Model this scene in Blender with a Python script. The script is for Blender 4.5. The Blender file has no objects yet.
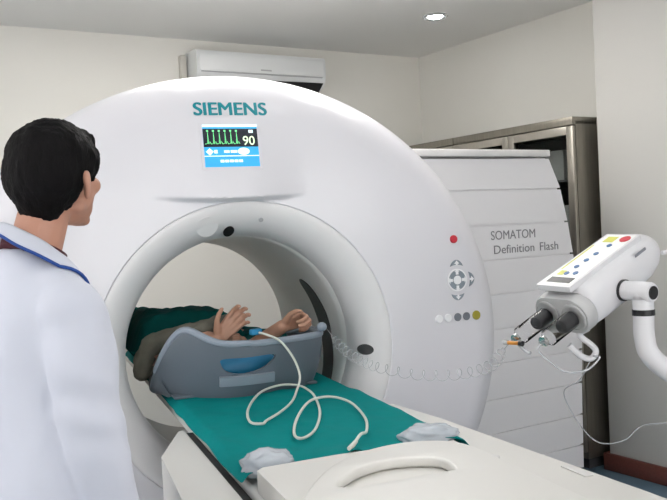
import bpy, bmesh, math, random
from mathutils import Vector, Matrix, noise
from mathutils.bvhtree import BVHTree
random.seed(7)
PI = math.pi
sc = bpy.context.scene
COL = sc.collection
I4 = Matrix.Identity(4)
ROOM = Matrix.Rotation(math.radians(11), 4, 'Z')

# ------------------------------------------------------------------ materials
def mat(name, col, rough=.5, metal=0., spec=.5, coat=0., noise_amt=0., noise_scale=20., bump=0., bump_scale=200., trans=0., ior=1.45, emit=None, estr=0., sheen=0., stretch=None, alpha=1.):
    m = bpy.data.materials.new(name); m.use_nodes = True
    nt = m.node_tree; b = nt.nodes['Principled BSDF']
    b.inputs['Base Color'].default_value = (*col, 1)
    b.inputs['Roughness'].default_value = rough
    b.inputs['Metallic'].default_value = metal
    b.inputs['Specular IOR Level'].default_value = spec
    b.inputs['Coat Weight'].default_value = coat
    b.inputs['Coat Roughness'].default_value = .08
    b.inputs['Transmission Weight'].default_value = trans
    b.inputs['IOR'].default_value = ior
    b.inputs['Sheen Weight'].default_value = sheen
    b.inputs['Alpha'].default_value = alpha
    if emit:
        b.inputs['Emission Color'].default_value = (*emit, 1); b.inputs['Emission Strength'].default_value = estr
    tc = nt.nodes.new('ShaderNodeTexCoord')
    src = tc.outputs['Object']
    if stretch:
        mp = nt.nodes.new('ShaderNodeMapping'); mp.inputs['Scale'].default_value = stretch
        nt.links.new(src, mp.inputs['Vector']); src = mp.outputs['Vector']
    if noise_amt:
        n = nt.nodes.new('ShaderNodeTexNoise'); n.inputs['Scale'].default_value = noise_scale; n.inputs['Detail'].default_value = 4
        nt.links.new(src, n.inputs['Vector'])
        r = nt.nodes.new('ShaderNodeMapRange'); r.inputs['To Min'].default_value = 1-noise_amt; r.inputs['To Max'].default_value = 1+noise_amt
        nt.links.new(n.outputs['Fac'], r.inputs['Value'])
        mx = nt.nodes.new('ShaderNodeMix'); mx.data_type = 'RGBA'; mx.blend_type = 'MULTIPLY'; mx.inputs[0].default_value = 1
        mx.inputs[6].default_value = (*col, 1)
        nt.links.new(r.outputs['Result'], mx.inputs[7]); nt.links.new(mx.outputs[2], b.inputs['Base Color'])
    if bump:
        n2 = nt.nodes.new('ShaderNodeTexNoise'); n2.inputs['Scale'].default_value = bump_scale; n2.inputs['Detail'].default_value = 3
        nt.links.new(src, n2.inputs['Vector'])
        bp = nt.nodes.new('ShaderNodeBump'); bp.inputs['Strength'].default_value = bump; bp.inputs['Distance'].default_value = .004
        nt.links.new(n2.outputs['Fac'], bp.inputs['Height']); nt.links.new(bp.outputs['Normal'], b.inputs['Normal'])
    return m

M = dict(
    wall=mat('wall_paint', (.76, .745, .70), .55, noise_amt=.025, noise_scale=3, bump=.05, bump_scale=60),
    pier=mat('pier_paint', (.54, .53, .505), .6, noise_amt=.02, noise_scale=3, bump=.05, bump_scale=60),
    ceil=mat('ceiling_paint', (.78, .78, .77), .6, noise_amt=.015, noise_scale=2),
    floor=mat('blue_vinyl', (.095, .16, .215), .35, noise_amt=.12, noise_scale=14),
    wood=mat('baseboard_wood', (.13, .042, .032), .4, noise_amt=.3, noise_scale=8, stretch=(1, 10, 10)),
    plastic=mat('white_plastic', (.71, .70, .74), .28, coat=.25, noise_amt=.008, noise_scale=4),
    funnel=mat('funnel_plastic', (.73, .72, .73), .4, noise_amt=.008, noise_scale=4),
    cover=mat('cover_plastic', (.73, .72, .735), .42, noise_amt=.01, noise_scale=4),
    groove=mat('groove_grey', (.42, .42, .44), .6),
    lip=mat('lip_plastic', (.68, .67, .66), .4),
    tunnel=mat('tunnel_plastic', (.84, .84, .83), .42, noise_amt=.01, noise_scale=4),
    black=mat('black_plastic', (.012, .012, .014), .35, noise_amt=.1),
    dark=mat('dark_window', (.045, .045, .048), .4, noise_amt=.1),
    teal_logo=mat('teal_lettering', (.0, .25, .30), .4),
    grey_text=mat('grey_lettering', (.20, .20, .215), .5),
    red=mat('red_button', (.55, .025, .045), .35),
    white=mat('white_button', (.88, .88, .9), .35),
    greybtn=mat('grey_button', (.19, .20, .23), .4),
    padgrey=mat('pad_grey', (.24, .28, .32), .4),
    yellow=mat('yellow_button', (.34, .30, .035), .4),
    emboss=mat('embossed_plastic', (.70, .70, .71), .45),
    s_blue=mat('screen_blue', (.02, .2, .4), .2, emit=(.045, .42, .78), estr=.9),
    s_dark=mat('screen_black', (.01, .012, .018), .2, emit=(.012, .016, .03), estr=.5),
    s_green=mat('screen_green', (.1, .5, .2), .3, emit=(.25, .9, .38), estr=.9),
    s_white=mat('screen_white', (.6, .7, .7), .3, emit=(.75, .95, 1.), estr=.85),
    s_pale=mat('screen_pale_green', (.6, .7, .5), .3, emit=(.72, .95, .6), estr=.9),
    table=mat('table_plastic', (.70, .685, .655), .36, noise_amt=.01, noise_scale=4),
    tabledark=mat('table_gap', (.05, .05, .05), .6),
    tabletop=mat('tabletop_plastic', (.60, .59, .57), .4),
    teal=mat('teal_cloth', (.0, .21, .21), .85, spec=.12, noise_amt=.08, noise_scale=30, bump=.12, bump_scale=500),
    darkteal=mat('dark_green_cloth', (.002, .075, .07), .9, spec=.12, noise_amt=.2, noise_scale=14, bump=.15, bump_scale=400),
    olive=mat('olive_cloth', (.125, .12, .095), .9, noise_amt=.15, noise_scale=40, bump=.3, bump_scale=400),
    cradle=mat('blue_grey_plastic', (.105, .130, .158), .38, noise_amt=.02, noise_scale=6),
    cradle_l=mat('pale_blue_grey_plastic', (.25, .29, .345), .4, noise_amt=.02, noise_scale=6),
    cushion=mat('blue_vinyl_cushion', (.02, .21, .40), .45, noise_amt=.1, noise_scale=20),
    skin=mat('skin', (.46, .255, .175), .5, noise_amt=.1, noise_scale=40),
    skin_d=mat('skin_doctor', (.50, .255, .18), .5, noise_amt=.06, noise_scale=30),
    lips=mat('lips', (.36, .13, .11), .5),
    eye=mat('eye_white', (.75, .72, .70), .3),
    hair=mat('black_hair', (.006, .0055, .006), .65, spec=.1, noise_amt=.4, noise_scale=60, bump=.6, bump_scale=220, stretch=(1, 1, .25)),
    coat=mat('white_coat_cotton', (.57, .59, .675), .85, noise_amt=.02, noise_scale=8, bump=.08, bump_scale=600, sheen=.1),
    piping=mat('blue_piping', (.015, .06, .27), .7),
    maroon=mat('maroon_shirt', (.07, .012, .022), .8),
    trousers=mat('dark_trousers', (.03, .032, .04), .85, noise_amt=.1),
    shoe=mat('black_shoe', (.015, .014, .014), .35, noise_amt=.1),
    cable=mat('cream_cable', (.62, .64, .58), .45),
    clear=mat('clear_plastic', (1, 1, 1), .04, trans=1., ior=1.12),
    tubing=mat('clear_tubing', (.66, .67, .70), .2, trans=.45, ior=1.2),
    wrap=mat('crinkled_wrap', (.60, .64, .70), .18, trans=.25, ior=1.2, noise_amt=.08, noise_scale=40),
    inj=mat('injector_plastic', (.68, .675, .70), .32, coat=.2, noise_amt=.008),
    injgrey=mat('injector_collar', (.47, .47, .475), .4, noise_amt=.01),
    amber=mat('amber_connector', (.55, .22, .03), .3),
    rubber=mat('grey_rubber', (.022, .022, .026), .5, noise_amt=.1),
    panelw=mat('keypad_membrane', (.84, .85, .84), .35),
    dot=mat('blue_key', (.03, .12, .30), .4),
    lime=mat('yellow_green_key', (.62, .62, .10), .4),
    steel=mat('brushed_steel', (.44, .41, .36), .34, metal=.85, noise_amt=.12, noise_scale=6, stretch=(30, 30, 1)),
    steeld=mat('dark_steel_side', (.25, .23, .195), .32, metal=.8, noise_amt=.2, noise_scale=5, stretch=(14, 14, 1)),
    cab_in=mat('cabinet_inside', (.11, .11, .105), .6),
    pane=mat('added_window_glass', (1, 1, 1), .0, trans=1., ior=1.01, spec=.1),
    glass=mat('cabinet_glass', (.75, .78, .78), .03, trans=1., ior=1.1),
    box1=mat('pale_carton', (.42, .42, .40), .7, noise_amt=.05),
    box2=mat('blue_carton', (.18, .24, .30), .7, noise_amt=.05),
    ac=mat('aircon_plastic', (.72, .735, .74), .32, coat=.15),
    beige=mat('beige_trunking', (.55, .53, .48), .5),
    lampring=mat('lamp_ring', (.6, .62, .63), .25, metal=.7),
    lamp=mat('lamp_glow', (.9, .9, .9), .4, emit=(.93, .97, 1.), estr=45),
    tubeglow=mat('panel_glow', (.9, .9, .9), .4, emit=(1., .98, .95), estr=2.8),
    rearfill=mat('rear_fill_glow', (.9, .9, .9), .4, emit=(1., .975, .935), estr=10.),
    chrome=mat('chrome', (.6, .6, .6), .15, metal=1.),
)

# ------------------------------------------------------------------ object helpers
def meta(o, label=None, cat=None, group=None, kind=None):
    if label: o['label'] = label
    if cat: o['category'] = cat
    if group: o['group'] = group
    if kind: o['kind'] = kind
    return o

def thing(name, label, cat, mw=I4, group=None):
    o = bpy.data.objects.new(name, None); COL.objects.link(o)
    o.empty_display_size = .1
    o.matrix_basis = mw
    return meta(o, label, cat, group)

def worldof(o):
    return worldof(o.parent) @ o.matrix_basis if o.parent else o.matrix_basis.copy()

def obj(name, bm, material, parent=None, src=I4, origin=None, smooth=35, mats=None):
    """one mesh object; bm is given in src coordinates (src maps them to the world)"""
    me = bpy.data.meshes.new(name)
    if isinstance(bm, bpy.types.Mesh):
        me = bm; me.name = name
    else:
        bmesh.ops.recalc_face_normals(bm, faces=bm.faces)
        bm.to_mesh(me); bm.free()
    o = bpy.data.objects.new(name, me); COL.objects.link(o)
    if not me.materials:
        for m in (mats or [material]): me.materials.append(m)
    if parent is not None:
        o.parent = parent
        local = worldof(parent).inverted() @ src
    else:
        if origin is None:
            vs = [v.co for v in me.vertices]
            origin = Vector((sum(v.x for v in vs)/len(vs), sum(v.y for v in vs)/len(vs), min(v.z for v in vs)))
        mw = src @ Matrix.Translation(origin)
        o.matrix_basis = mw
        local = Matrix.Translation(-Vector(origin))
    me.transform(local)
    if smooth is not None:
        me.polygons.foreach_set('use_smooth', [True]*len(me.polygons))
        if smooth < 179: me.set_sharp_from_angle(angle=math.radians(smooth))
    me.update()
    return o

def box(bm, lo, hi, bev=0., seg=2, mw=None):
    lo = Vector(lo); hi = Vector(hi)
    r = bmesh.ops.create_cube(bm, size=1.)
    vs = r['verts']; c = (lo+hi)/2; s = hi-lo
    for v in vs: v.co = Vector((v.co.x*s.x, v.co.y*s.y, v.co.z*s.z)) + c
    geom = vs
    if bev:
        es = list({e for v in vs for e in v.link_edges})
        rr = bmesh.ops.bevel(bm, geom=es, offset=bev, segments=seg, affect='EDGES', profile=.5)
        geom = list({v for f in rr['faces'] for v in f.verts} | {v for v in vs if v.is_valid})
    if mw is not None: bmesh.ops.transform(bm, matrix=mw, verts=[v for v in geom if v.is_valid])

def new(): return bmesh.new()

def bx(lo, hi, bev=0., seg=2, mw=None):
    bm = new(); box(bm, lo, hi, bev, seg, mw); return bm

def catmull(P, n=8, closed=False):
    P = [Vector(p) for p in P]; out = []
    N = len(P)
    rng = range(N) if closed else range(N-1)
    for i in rng:
        if closed: a, b, c, d = P[i-1], P[i], P[(i+1) % N], P[(i+2) % N]
        else:
            b, c = P[i], P[i+1]
            a = P[i-1] if i else b*2-c
            d = P[i+2] if i+2 < N else c*2-b
        for k in range(n):
            t = k/n
            out.append(.5*((2*b)+(c-a)*t+(2*a-5*b+4*c-d)*t*t+(3*b-a-3*c+d)*t**3))
    if not closed: out.append(P[-1].copy())
    return out

def loft(bm, rings, closed=False, cap=True):
    R = [[bm.verts.new(p) for p in ring] for ring in rings]
    n = len(R[0])
    L = len(R)
    for i in range(L if closed else L-1):
        a, b = R[i], R[(i+1) % L]
        for j in range(n):
            k = (j+1) % n
            try: bm.faces.new((a[j], a[k], b[k], b[j]))
            except ValueError: pass
    if cap and not closed:
        bm.faces.new(list(reversed(R[0]))); bm.faces.new(R[-1])
    return R

def tube(bm, P, r, n=10, closed=False, cap=True):
    P = [Vector(p) for p in P]
    N = len(P); rings = []; prev = None
    for i in range(N):
        if closed: t = P[(i+1) % N]-P[i-1]
        else: t = P[min(i+1, N-1)]-P[max(i-1, 0)]
        t.normalize()
        if prev is None:
            u = t.orthogonal().normalized()
        else:
            u = (prev - t*prev.dot(t)); u = u.normalized() if u.length > 1e-6 else t.orthogonal().normalized()
        prev = u; w = t.cross(u)
        rr = r[i] if isinstance(r, (list, tuple)) else (r(i/(N-1)) if callable(r) else r)
        rings.append([P[i]+(u*math.cos(2*PI*j/n)+w*math.sin(2*PI*j/n))*rr for j in range(n)])
    loft(bm, rings, closed, cap)

def tb(P, r, n=10, closed=False, cap=True):
    bm = new(); tube(bm, P, r, n, closed, cap); return bm

def lathe(bm, prof, center, axis, n=32):
    """prof: list of (radius, height along axis); capped when radius is 0"""
    axis = Vector(axis).normalized(); u = axis.orthogonal().normalized(); w = axis.cross(u); c = Vector(center)
    rings = [[c+axis*h+(u*math.cos(2*PI*j/n)+w*math.sin(2*PI*j/n))*max(r, 1e-5) for j in range(n)] for r, h in prof]
    loft(bm, rings)

def lt(prof, center, axis, n=32):
    bm = new(); lathe(bm, prof, center, axis, n); return bm

def ellipsoid(bm, c, r, rot=None, u=24, v=16):
    res = bmesh.ops.create_uvsphere(bm, u_segments=u, v_segments=v, radius=1.)
    m = Matrix.Translation(Vector(c)) @ (rot.to_4x4() if rot is not None else I4) @ Matrix.Diagonal((*r, 1))
    bmesh.ops.transform(bm, matrix=m, verts=res['verts'])

def capsule(bm, a, b, r0, r1=None, n=14):
    r1 = r0 if r1 is None else r1
    a = Vector(a); b = Vector(b); d = b-a; L = d.length; d.normalize()
    prof = []
    for k in range(6):
        t = k/5*PI/2; prof.append((r0*math.sin(t), -r0*math.cos(t)))
    for k in range(6):
        t = PI/2+k/5*PI/2; prof.append((r1*math.sin(t), L-r1*math.cos(t)))
    lathe(bm, prof, a, d, n)

def limb(bm, P, R):
    for i in range(len(P)-1): capsule(bm, P[i], P[i+1], R[i], R[i+1])

def prism(bm, poly, z0, z1, f=None):
    """poly in 2D, extruded z0..z1; f maps (u,v,w)->Vector"""
    f = f or (lambda u, v, w: Vector((u, v, w)))
    a = [bm.verts.new(f(u, v, z0)) for u, v in poly]; b = [bm.verts.new(f(u, v, z1)) for u, v in poly]
    n = len(poly)
    fs = [bm.faces.new(list(reversed(a))), bm.faces.new(b)]
    for i in range(n): fs.append(bm.faces.new((a[i], a[(i+1) % n], b[(i+1) % n], b[i])))
    return fs

def bevel_all(bm, off, seg=2, ang=30):
    es = [e for e in bm.edges if len(e.link_faces) == 2 and e.calc_face_angle(0) > math.radians(ang)]
    bmesh.ops.recalc_face_normals(bm, faces=bm.faces)
    bmesh.ops.bevel(bm, geom=es, offset=off, segments=seg, affect='EDGES', profile=.5, clamp_overlap=True)

def evaluate(bm, mods):
    """apply modifiers to a mesh and return the result as a new mesh"""
    me = bpy.data.meshes.new('tmp'); bm.to_mesh(me); bm.free()
    o = bpy.data.objects.new('tmp', me); COL.objects.link(o)
    for t, kw in mods:
        m = o.modifiers.new(t, t)
        for k, v in kw.items(): setattr(m, k, v)
    dg = bpy.context.evaluated_depsgraph_get(); dg.update()
    res = bpy.data.meshes.new_from_object(o.evaluated_get(dg))
    bpy.data.objects.remove(o); bpy.data.meshes.remove(me)
    return res

def blob(bm, voxel, smooth_it=6, fac=.5):
    bmesh.ops.recalc_face_normals(bm, faces=bm.faces)
    return evaluate(bm, [('REMESH', dict(mode='VOXEL', voxel_size=voxel)), ('SMOOTH', dict(factor=fac, iterations=smooth_it))])

def tobm(me):
    bm = new(); bm.from_mesh(me); bpy.data.meshes.remove(me); return bm

def displace(bm, fn):
    bm.normal_update()
    mv = [(v, v.normal.copy()*fn(v.co, v.normal)) for v in bm.verts]
    for v, d in mv: v.co += d

def text_mesh(body, width, height, bold=0., depth=.001):
    """flat lettering, centred, in the XY plane, scaled to width x height"""
    cu = bpy.data.curves.new('txt', 'FONT'); cu.body = body; cu.offset = bold; cu.extrude = .02; cu.resolution_u = 6
    cu.align_x = 'CENTER'
    o = bpy.data.objects.new('txt', cu); COL.objects.link(o)
    dg = bpy.context.evaluated_depsgraph_get(); dg.update()
    me = bpy.data.meshes.new_from_object(o.evaluated_get(dg))
    bpy.data.objects.remove(o); bpy.data.curves.remove(cu)
    bm = tobm(me)
    xs = [v.co.x for v in bm.verts]; ys = [v.co.y for v in bm.verts]
    sx = width/(max(xs)-min(xs)); sy = (height/(max(ys)-min(ys))) if height else sx
    cx = (max(xs)+min(xs))/2; cy = (max(ys)+min(ys))/2
    for v in bm.verts: v.co = Vector(((v.co.x-cx)*sx, (v.co.y-cy)*sy, v.co.z/.02*depth))
    return bm

def smooth01(t):
    t = max(0., min(1., t)); return t*t*(3-2*t)

# ------------------------------------------------------------------ the room
def struct(name, bm, m, src=ROOM, smooth=30):
    return meta(obj(name, bm, m, None, src, smooth=smooth), kind='structure')

XR, YB, XL, YF, HZ = 2.78, 2.50, -2.9, -5.2, 2.70
struct('floor', bx((XL-.1, YF-.1, -.1), (XR+.1, YB+.1, 0)), M['floor'])
struct('ceiling', bx((XL-.1, YF-.1, HZ), (XR+.1, YB+.1, HZ+.1)), M['ceil'])
struct('wall_back', bx((XL-.1, YB, 0), (XR+.1, YB+.1, HZ)), M['wall'])
struct('wall_right', bx((XR, YF, 0), (XR+.1, YB, HZ)), M['wall'])
bm = new()
WL = (-1.4, 1.0, .45, 2.45)                       # unseen window added in the left wall to brighten the rear: y0, y1, z0, z1
for lo, hi in (((XL-.1, YF, 0), (XL, WL[0], HZ)), ((XL-.1, WL[1], 0), (XL, YB, HZ)), ((XL-.1, WL[0], 0), (XL, WL[1], WL[2])), ((XL-.1, WL[0], WL[3]), (XL, WL[1], HZ))): box(bm, lo, hi)
struct('wall_left', bm, M['wall'])
bm = new()
WF = (-2.6, 2.0, .45, 2.45)                      # unseen window added behind the camera for frontal fill light: x0, x1, z0, z1
for lo, hi in (((XL, YF-.1, 0), (WF[0], YF, HZ)), ((WF[1], YF-.1, 0), (XR, YF, HZ)), ((WF[0], YF-.1, 0), (WF[1], YF, WF[2])), ((WF[0], YF-.1, WF[3]), (WF[1], YF, HZ))): box(bm, lo, hi)
struct('wall_front', bm, M['wall'])
def window(name, a, b, f):
    bm = new(); z0, z1 = WL[2], WL[3]; w_ = .05
    def bar(u0, u1, v0, v1):
        p, q = f(u0, v0, -.07), f(u1, v1, -.03)
        box(bm, [min(p[i], q[i]) for i in range(3)], [max(p[i], q[i]) for i in range(3)])
    bar(a, b, z0, z0+w_); bar(a, b, z1-w_, z1)
    for k in range(4):
        u = a+(b-a-w_)*k/3; bar(u, u+w_, z0, z1)
    o = struct(name, bm, M['ac'])
    bm = new(); p, q = f(a, z0, -.052), f(b, z1, -.048)
    box(bm, [min(p[i], q[i]) for i in range(3)], [max(p[i], q[i]) for i in range(3)])
    obj('added_window_pane', bm, M['pane'], o, ROOM)
window('added_window_1', WL[0], WL[1], lambda u, v, d: (XL+d, u, v))
window('added_window_2', WF[0], WF[1], lambda u, v, d: (u, YF+d, v))
def portal(name, c, sx, sy, rot):  # guides world light in through the two added windows
    l = bpy.data.lights.new(name, 'AREA'); l.shape = 'RECTANGLE'; l.size = sx; l.size_y = sy; l.cycles.is_portal = True
    o = bpy.data.objects.new(name, l); COL.objects.link(o); o.matrix_basis = ROOM @ Matrix.Translation(c) @ rot
zc_ = (WL[2]+WL[3])/2
portal('added_window_portal', (XL-.11, (WL[0]+WL[1])/2, zc_), WL[3]-WL[2], WL[1]-WL[0], Matrix.Rotation(-PI/2, 4, 'Y'))
portal('added_window_portal', ((WF[0]+WF[1])/2, YF-.11, zc_), WF[1]-WF[0], WF[3]-WF[2], Matrix.Rotation(PI/2, 4, 'X'))
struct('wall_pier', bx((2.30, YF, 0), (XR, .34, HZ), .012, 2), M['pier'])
bm = new(); box(bm, (2.275, YF, 0), (2.30, .355, .095), .008); box(bm, (2.275, .34, 0), (XR, .362, .095), .006)
struct('baseboard_right', bm, M['wood'])
struct('baseboard_back', bx((XL, YB-.02, 0), (2.17, YB, .095), .006), M['wood'])
struct('baseboard_left', bx((XL, YF, 0), (XL+.02, YB-.02, .095), .006), M['wood'])

# recessed downlight (seen) and ceiling light panels (they light the room from out of the frame)
def downlight(x, y, label):
    t = thing('downlight', label, 'ceiling light', ROOM @ Matrix.Translation((x, y, HZ)), 'recessed ceiling downlights')
    obj('trim_ring', lt([(.050, -.004), (.070, -.012), (.08, -.006), (.08, 0), (.050, 0)], (x, y, HZ), (0, 0, 1)), M['lampring'], t, ROOM)
    obj('lamp_lens', lt([(0, -.016), (.036, -.013), (.051, -.003), (.051, 0), (0, 0)], (x, y, HZ), (0, 0, 1)), M['lamp'], t, ROOM)
downlight(2.07, 1.39, 'small round downlight glowing in the ceiling above the steel cabinets')

def panel(x, y, label, sx=.6, sy=1.2, m='tubeglow'):
    t = thing('ceiling_panel_light', label, 'ceiling light', ROOM @ Matrix.Translation((x, y, HZ)), 'ceiling panel lights')
    bm = new()
    for lo, hi in (((x-sx/2-.03, y-sy/2-.03, HZ-.025), (x-sx/2, y+sy/2+.03, HZ)), ((x+sx/2, y-sy/2-.03, HZ-.025), (x+sx/2+.03, y+sy/2+.03, HZ)),
                   ((x-sx/2, y-sy/2-.03, HZ-.025), (x+sx/2, y-sy/2, HZ)), ((x-sx/2, y+sy/2, HZ-.025), (x+sx/2, y+sy/2+.03, HZ))):
        box(bm, lo, hi)
    obj('frame', bm, M['ac'], t, ROOM)
    obj('diffuser', bx((x-sx/2, y-sy/2, HZ-.012), (x+sx/2, y+sy/2, HZ)), M[m], t, ROOM)
for x, y, lb in ((-1.5, -1.3, 'white ceiling panel light above the person in the lab coat'), (.35, -1.3, 'white ceiling panel light above the patient table'),
                 (-1.5, -3.5, 'white ceiling panel light behind the camera on the left side'), (.35, -3.5, 'white ceiling panel light behind the camera in the middle'),
                 ):
    panel(x, y, lb)
for x, y, lb in ((.22, .85, 'unseen ceiling panel added as fill light above the rear of the scanner'), (.98, .48, 'unseen ceiling panel added as fill light above the rear right of the scanner')):
    panel(x, y, lb, .6, 1.2, 'rearfill')  # extra panels, out of view, added to brighten the back of the room

# ------------------------------------------------------------------ scanner gantry
GX, GZ = .02, .945
R0 = .565
def outer(th):
    c, s = math.cos(th), math.sin(th)
    R = 1.064 + .066*c*c
    if s < 0: R = min(R, (GZ-.03)/max(1e-6, -s))
    return R
RA, RD = .17, .22
def face_y(r, R):
    y = .03*max(0., (r-R0)/.5)**2
    k = (r-(R-RA))/RA
    if k > 0:
        k = min(k, 1.); y += RD*(1-math.sqrt(max(0., 1-k*k)))
    return y
def surf0(x, z):
    dx, dz = x-GX, z-GZ; r = math.hypot(dx, dz)
    return face_y(r, outer(math.atan2(dz, dx)))
def crease(x): return 1.523 + .20*(x-.0)**2
def console_h(x, z):
    t = (z-crease(x))/.42
    a = smooth01((.31-abs(x+.03))/.27)
    if t > 1 or t < -.036: return 0.
    up = smooth01((t+.036)/.036)
    return .046*a*max(0., 1-max(0., t))**1.5*up
def surf(x, z):
    return surf0(x, z) - console_h(x, z)
def surf_n(x, z, e=.006):
    dx = (surf(x+e, z)-surf(x-e, z))/(2*e); dz = (surf(x, z+e)-surf(x, z-e))/(2*e)
    return Vector((dx, -1, dz)).normalized()

G = thing('scanner_gantry', 'large white ring-shaped scanner gantry with teal lettering and a round bore', 'medical scanner', Matrix.Translation((GX, .3, 0)))
NT = 480
def ringpts(fn):
    return [fn(2*PI*j/NT) for j in range(NT)]
rings = []
def fp(t):
    def f(th):
        R = outer(th); r = R0 + t*(R-RA-R0)
        x, z = GX+r*math.cos(th), GZ+r*math.sin(th)
        return Vector((x, face_y(r, R)-console_h(x, z), z))
    return f
def fr(ph):
    def f(th):
        R = outer(th); r = R-RA+RA*math.sin(ph)
        x, z = GX+r*math.cos(th), GZ+r*math.sin(th)
        return Vector((x, face_y(R-RA, R)+.03*(((r-R0)/.5)**2-((R-RA-R0)/.5)**2)+RD*(1-math.cos(ph))-console_h(x, z), z))
    return f
def rimback(y, dr=0.):
    def f(th):
        R = outer(th)-dr
        return Vector((GX+R*math.cos(th), y, GZ+R*math.sin(th)))
    return f
rings.append(ringpts(lambda th: Vector((GX+(R0-.0)*math.cos(th), .03, GZ+R0*math.sin(th)))))
rings.append(ringpts(lambda th: Vector((GX+R0*math.cos(th), .004, GZ+R0*math.sin(th)))))
rings.append(ringpts(lambda th: Vector((GX+(R0+.004)*math.cos(th), .0, GZ+(R0+.004)*math.sin(th)))))
for k in range(1, 61): rings.append(ringpts(fp(k/60)))
for k in range(1, 15): rings.append(ringpts(fr(k/14*PI/2)))
rings.append(ringpts(rimback(.47))); rings.append(ringpts(rimback(.47, .06)))
bm = new(); loft(bm, rings, cap=False)
obj('front_cover', bm, M['plastic'], G, smooth=60)
# funnel and tunnel (lathed about the bore axis)
prof = [(R0+.0015, .010), (R0+.0005, .0045), (R0-.004, .0025)]
for k in range(1, 17):
    a = k/16*PI/2
    prof.append((.560-.120*math.sin(a), .002+.168*(1-math.cos(a))))
def lring(r, y): return [Vector((GX+r*math.cos(2*PI*j/160), y, GZ+r*math.sin(2*PI*j/160))) for j in range(160)]
bm = new(); loft(bm, [lring(r, y) for r, y in prof], cap=False)
obj('bore_funnel', bm, M['funnel'], G, smooth=60)
TY0, TY1 = .172, 1.14
def tun(th, y, dr=0.):
    t = (y-TY0)/(TY1-TY0); r = .438+.022*t-dr
    return Vector((GX+r*math.cos(th), y, GZ-.045*t+r*math.sin(th)))
bm = new(); rg = [[tun(2*PI*j/160, .170, -.003) for j in range(160)]]
for k in range(13): rg.append([tun(2*PI*j/160, TY0+(TY1-TY0)*k/12) for j in range(160)])
for k in range(1, 9): rg.append([tun(2*PI*j/160, TY1+.10*math.sin(k/8*PI/2), -.10*(1-math.cos(k/8*PI/2))) for j in range(160)])
loft(bm, rg, cap=False)
obj('bore_tunnel', bm, M['tunnel'], G, smooth=60)
bm = new()
rr = [ringpts(rimback(.45, .05)), ringpts(rimback(1.18, .06)), ringpts(rimback(1.24, .12)), ringpts(lambda th: tun(th, 1.24, -.10))]
loft(bm, rr, cap=False); obj('rear_cover', bm, M['cover'], G, smooth=40)
# dark scan window: a curved strip let into the tunnel wall
bm = new(); rows = []
def lerp_tab(tab, t):
    for (a, *va), (b, *vb) in zip(tab, tab[1:]):
        if a <= t <= b: return [p+(q-p)*(t-a)/(b-a) for p, q in zip(va, vb)]
STRIP = [(-60, .27, .05), (-24, .341, .060), (-5, .408, .068), (13, .455, .075), (26, .495, .062), (34, .526, .045)]
for k in range(71):
    th = -60+94*k/70
    yc, w = lerp_tab(STRIP, min(th, 34))
    w *= math.sqrt(max(0., 1-max(0, (k-66)/4.1)**2))
    rows.append([tun(math.radians(th), yc+d, dr) for dr, d in ((-.0005, -w), (.003, -w), (.003, w), (-.0005, w))])
loft(bm, rows); obj('scan_window', bm, M['dark'], G)

# lettering and screen on the bulging upper front
def on_surf(bm, cx, cz, off=.0016):
    """lay flat lettering (XY plane) on the front surface, centred at cx, cz"""
    for v in bm.verts:
        x, z = cx+v.co.x, cz+v.co.y
        v.co = Vector((x, surf(x, z)-off-max(0, v.co.z), z))
    return bm
t = new()
for ddx, ddy in ((-.0024, -.0008), (-.0008, .0008), (.0008, -.0008), (.0024, .0008)):
    t1 = text_mesh('SIEMENS', .270, .048)
    for v in t1.verts: v.co += Vector((ddx, ddy, ddx*.01))
    m1 = bpy.data.meshes.new('t'); t1.to_mesh(m1); t1.free(); t.from_mesh(m1); bpy.data.meshes.remove(m1)
obj('maker_lettering', on_surf(t, -.012, 1.850), M['teal_logo'], G, smooth=None)
# the screen: a slab on the sloping console
sx0, sx1, sz0, sz1 = -.123, .079, 1.635, 1.790
p00 = Vector((sx0, min(surf(sx0, sz1), surf(sx1, sz1)), sz1)); pv = Vector((0, min(surf(sx0, sz0), surf(sx1, sz0))-p00.y, sz0-sz1))
SU = Vector((sx1-sx0, 0, 0)); SN = SU.cross(pv).normalized()
if SN.y > 0: SN = -SN
def S(u, v, d=0.): return p00+SU*u+pv*v+SN*d
def quadbox(bm, u0, u1, v0, v1, d0, d1):
    prism(bm, [(u0, v0), (u1, v0), (u1, v1), (u0, v1)], d0, d1, S)
bm = new(); quadbox(bm, -.05, 1.05, -.06, 1.06, -.012, .003); bevel_all(bm, .002)
obj('screen_bezel', bm, M['plastic'], G)
bm = new(); quadbox(bm, 0, 1, 0, 1, 0, .0042)
scr = obj('display_screen', bm, M['s_blue'], G)
scr['label'] = 'glowing blue screen with green heart trace'
bm = new(); quadbox(bm, .0, 1., .10, .53, .0043, .0047); obj('trace_field', bm, M['s_dark'], scr)
bm = new()
for k in range(6):
    u = .06+.105*k
    tube(bm, [S(u-.03, .46, .006), S(u+.015, .45, .006), S(u+.025, .15, .006), S(u+.035, .46, .006), S(u+.055, .40, .006), S(u+.075, .46, .006)], .0013, 6)
    quadbox(bm, u+.005, u+.04, .13, .17, .0047, .006)
obj('heart_trace', bm, M['s_green'], scr)
t = text_mesh('90', .044, .034, bold=.006)
for v in t.verts: v.co = S(.83, .385, .0052+max(0, v.co.z)) + SU.normalized()*v.co.x - pv.normalized()*v.co.y
obj('readout_digits', t, M['s_pale'], scr, smooth=None)
bm = new(); quadbox(bm, .84, .92, .13, .20, .0047, .0055); quadbox(bm, .0, 1., .0, .055, .0043, .0045)
obj('status_mark', bm, M['s_white'], scr)
bm = new()
quadbox(bm, 0, 1, .735, .755, .0043, .005)
prism(bm, [(.03, .64), (.10, .56), (.17, .64), (.10, .73)], .0043, .0052, S)
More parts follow.
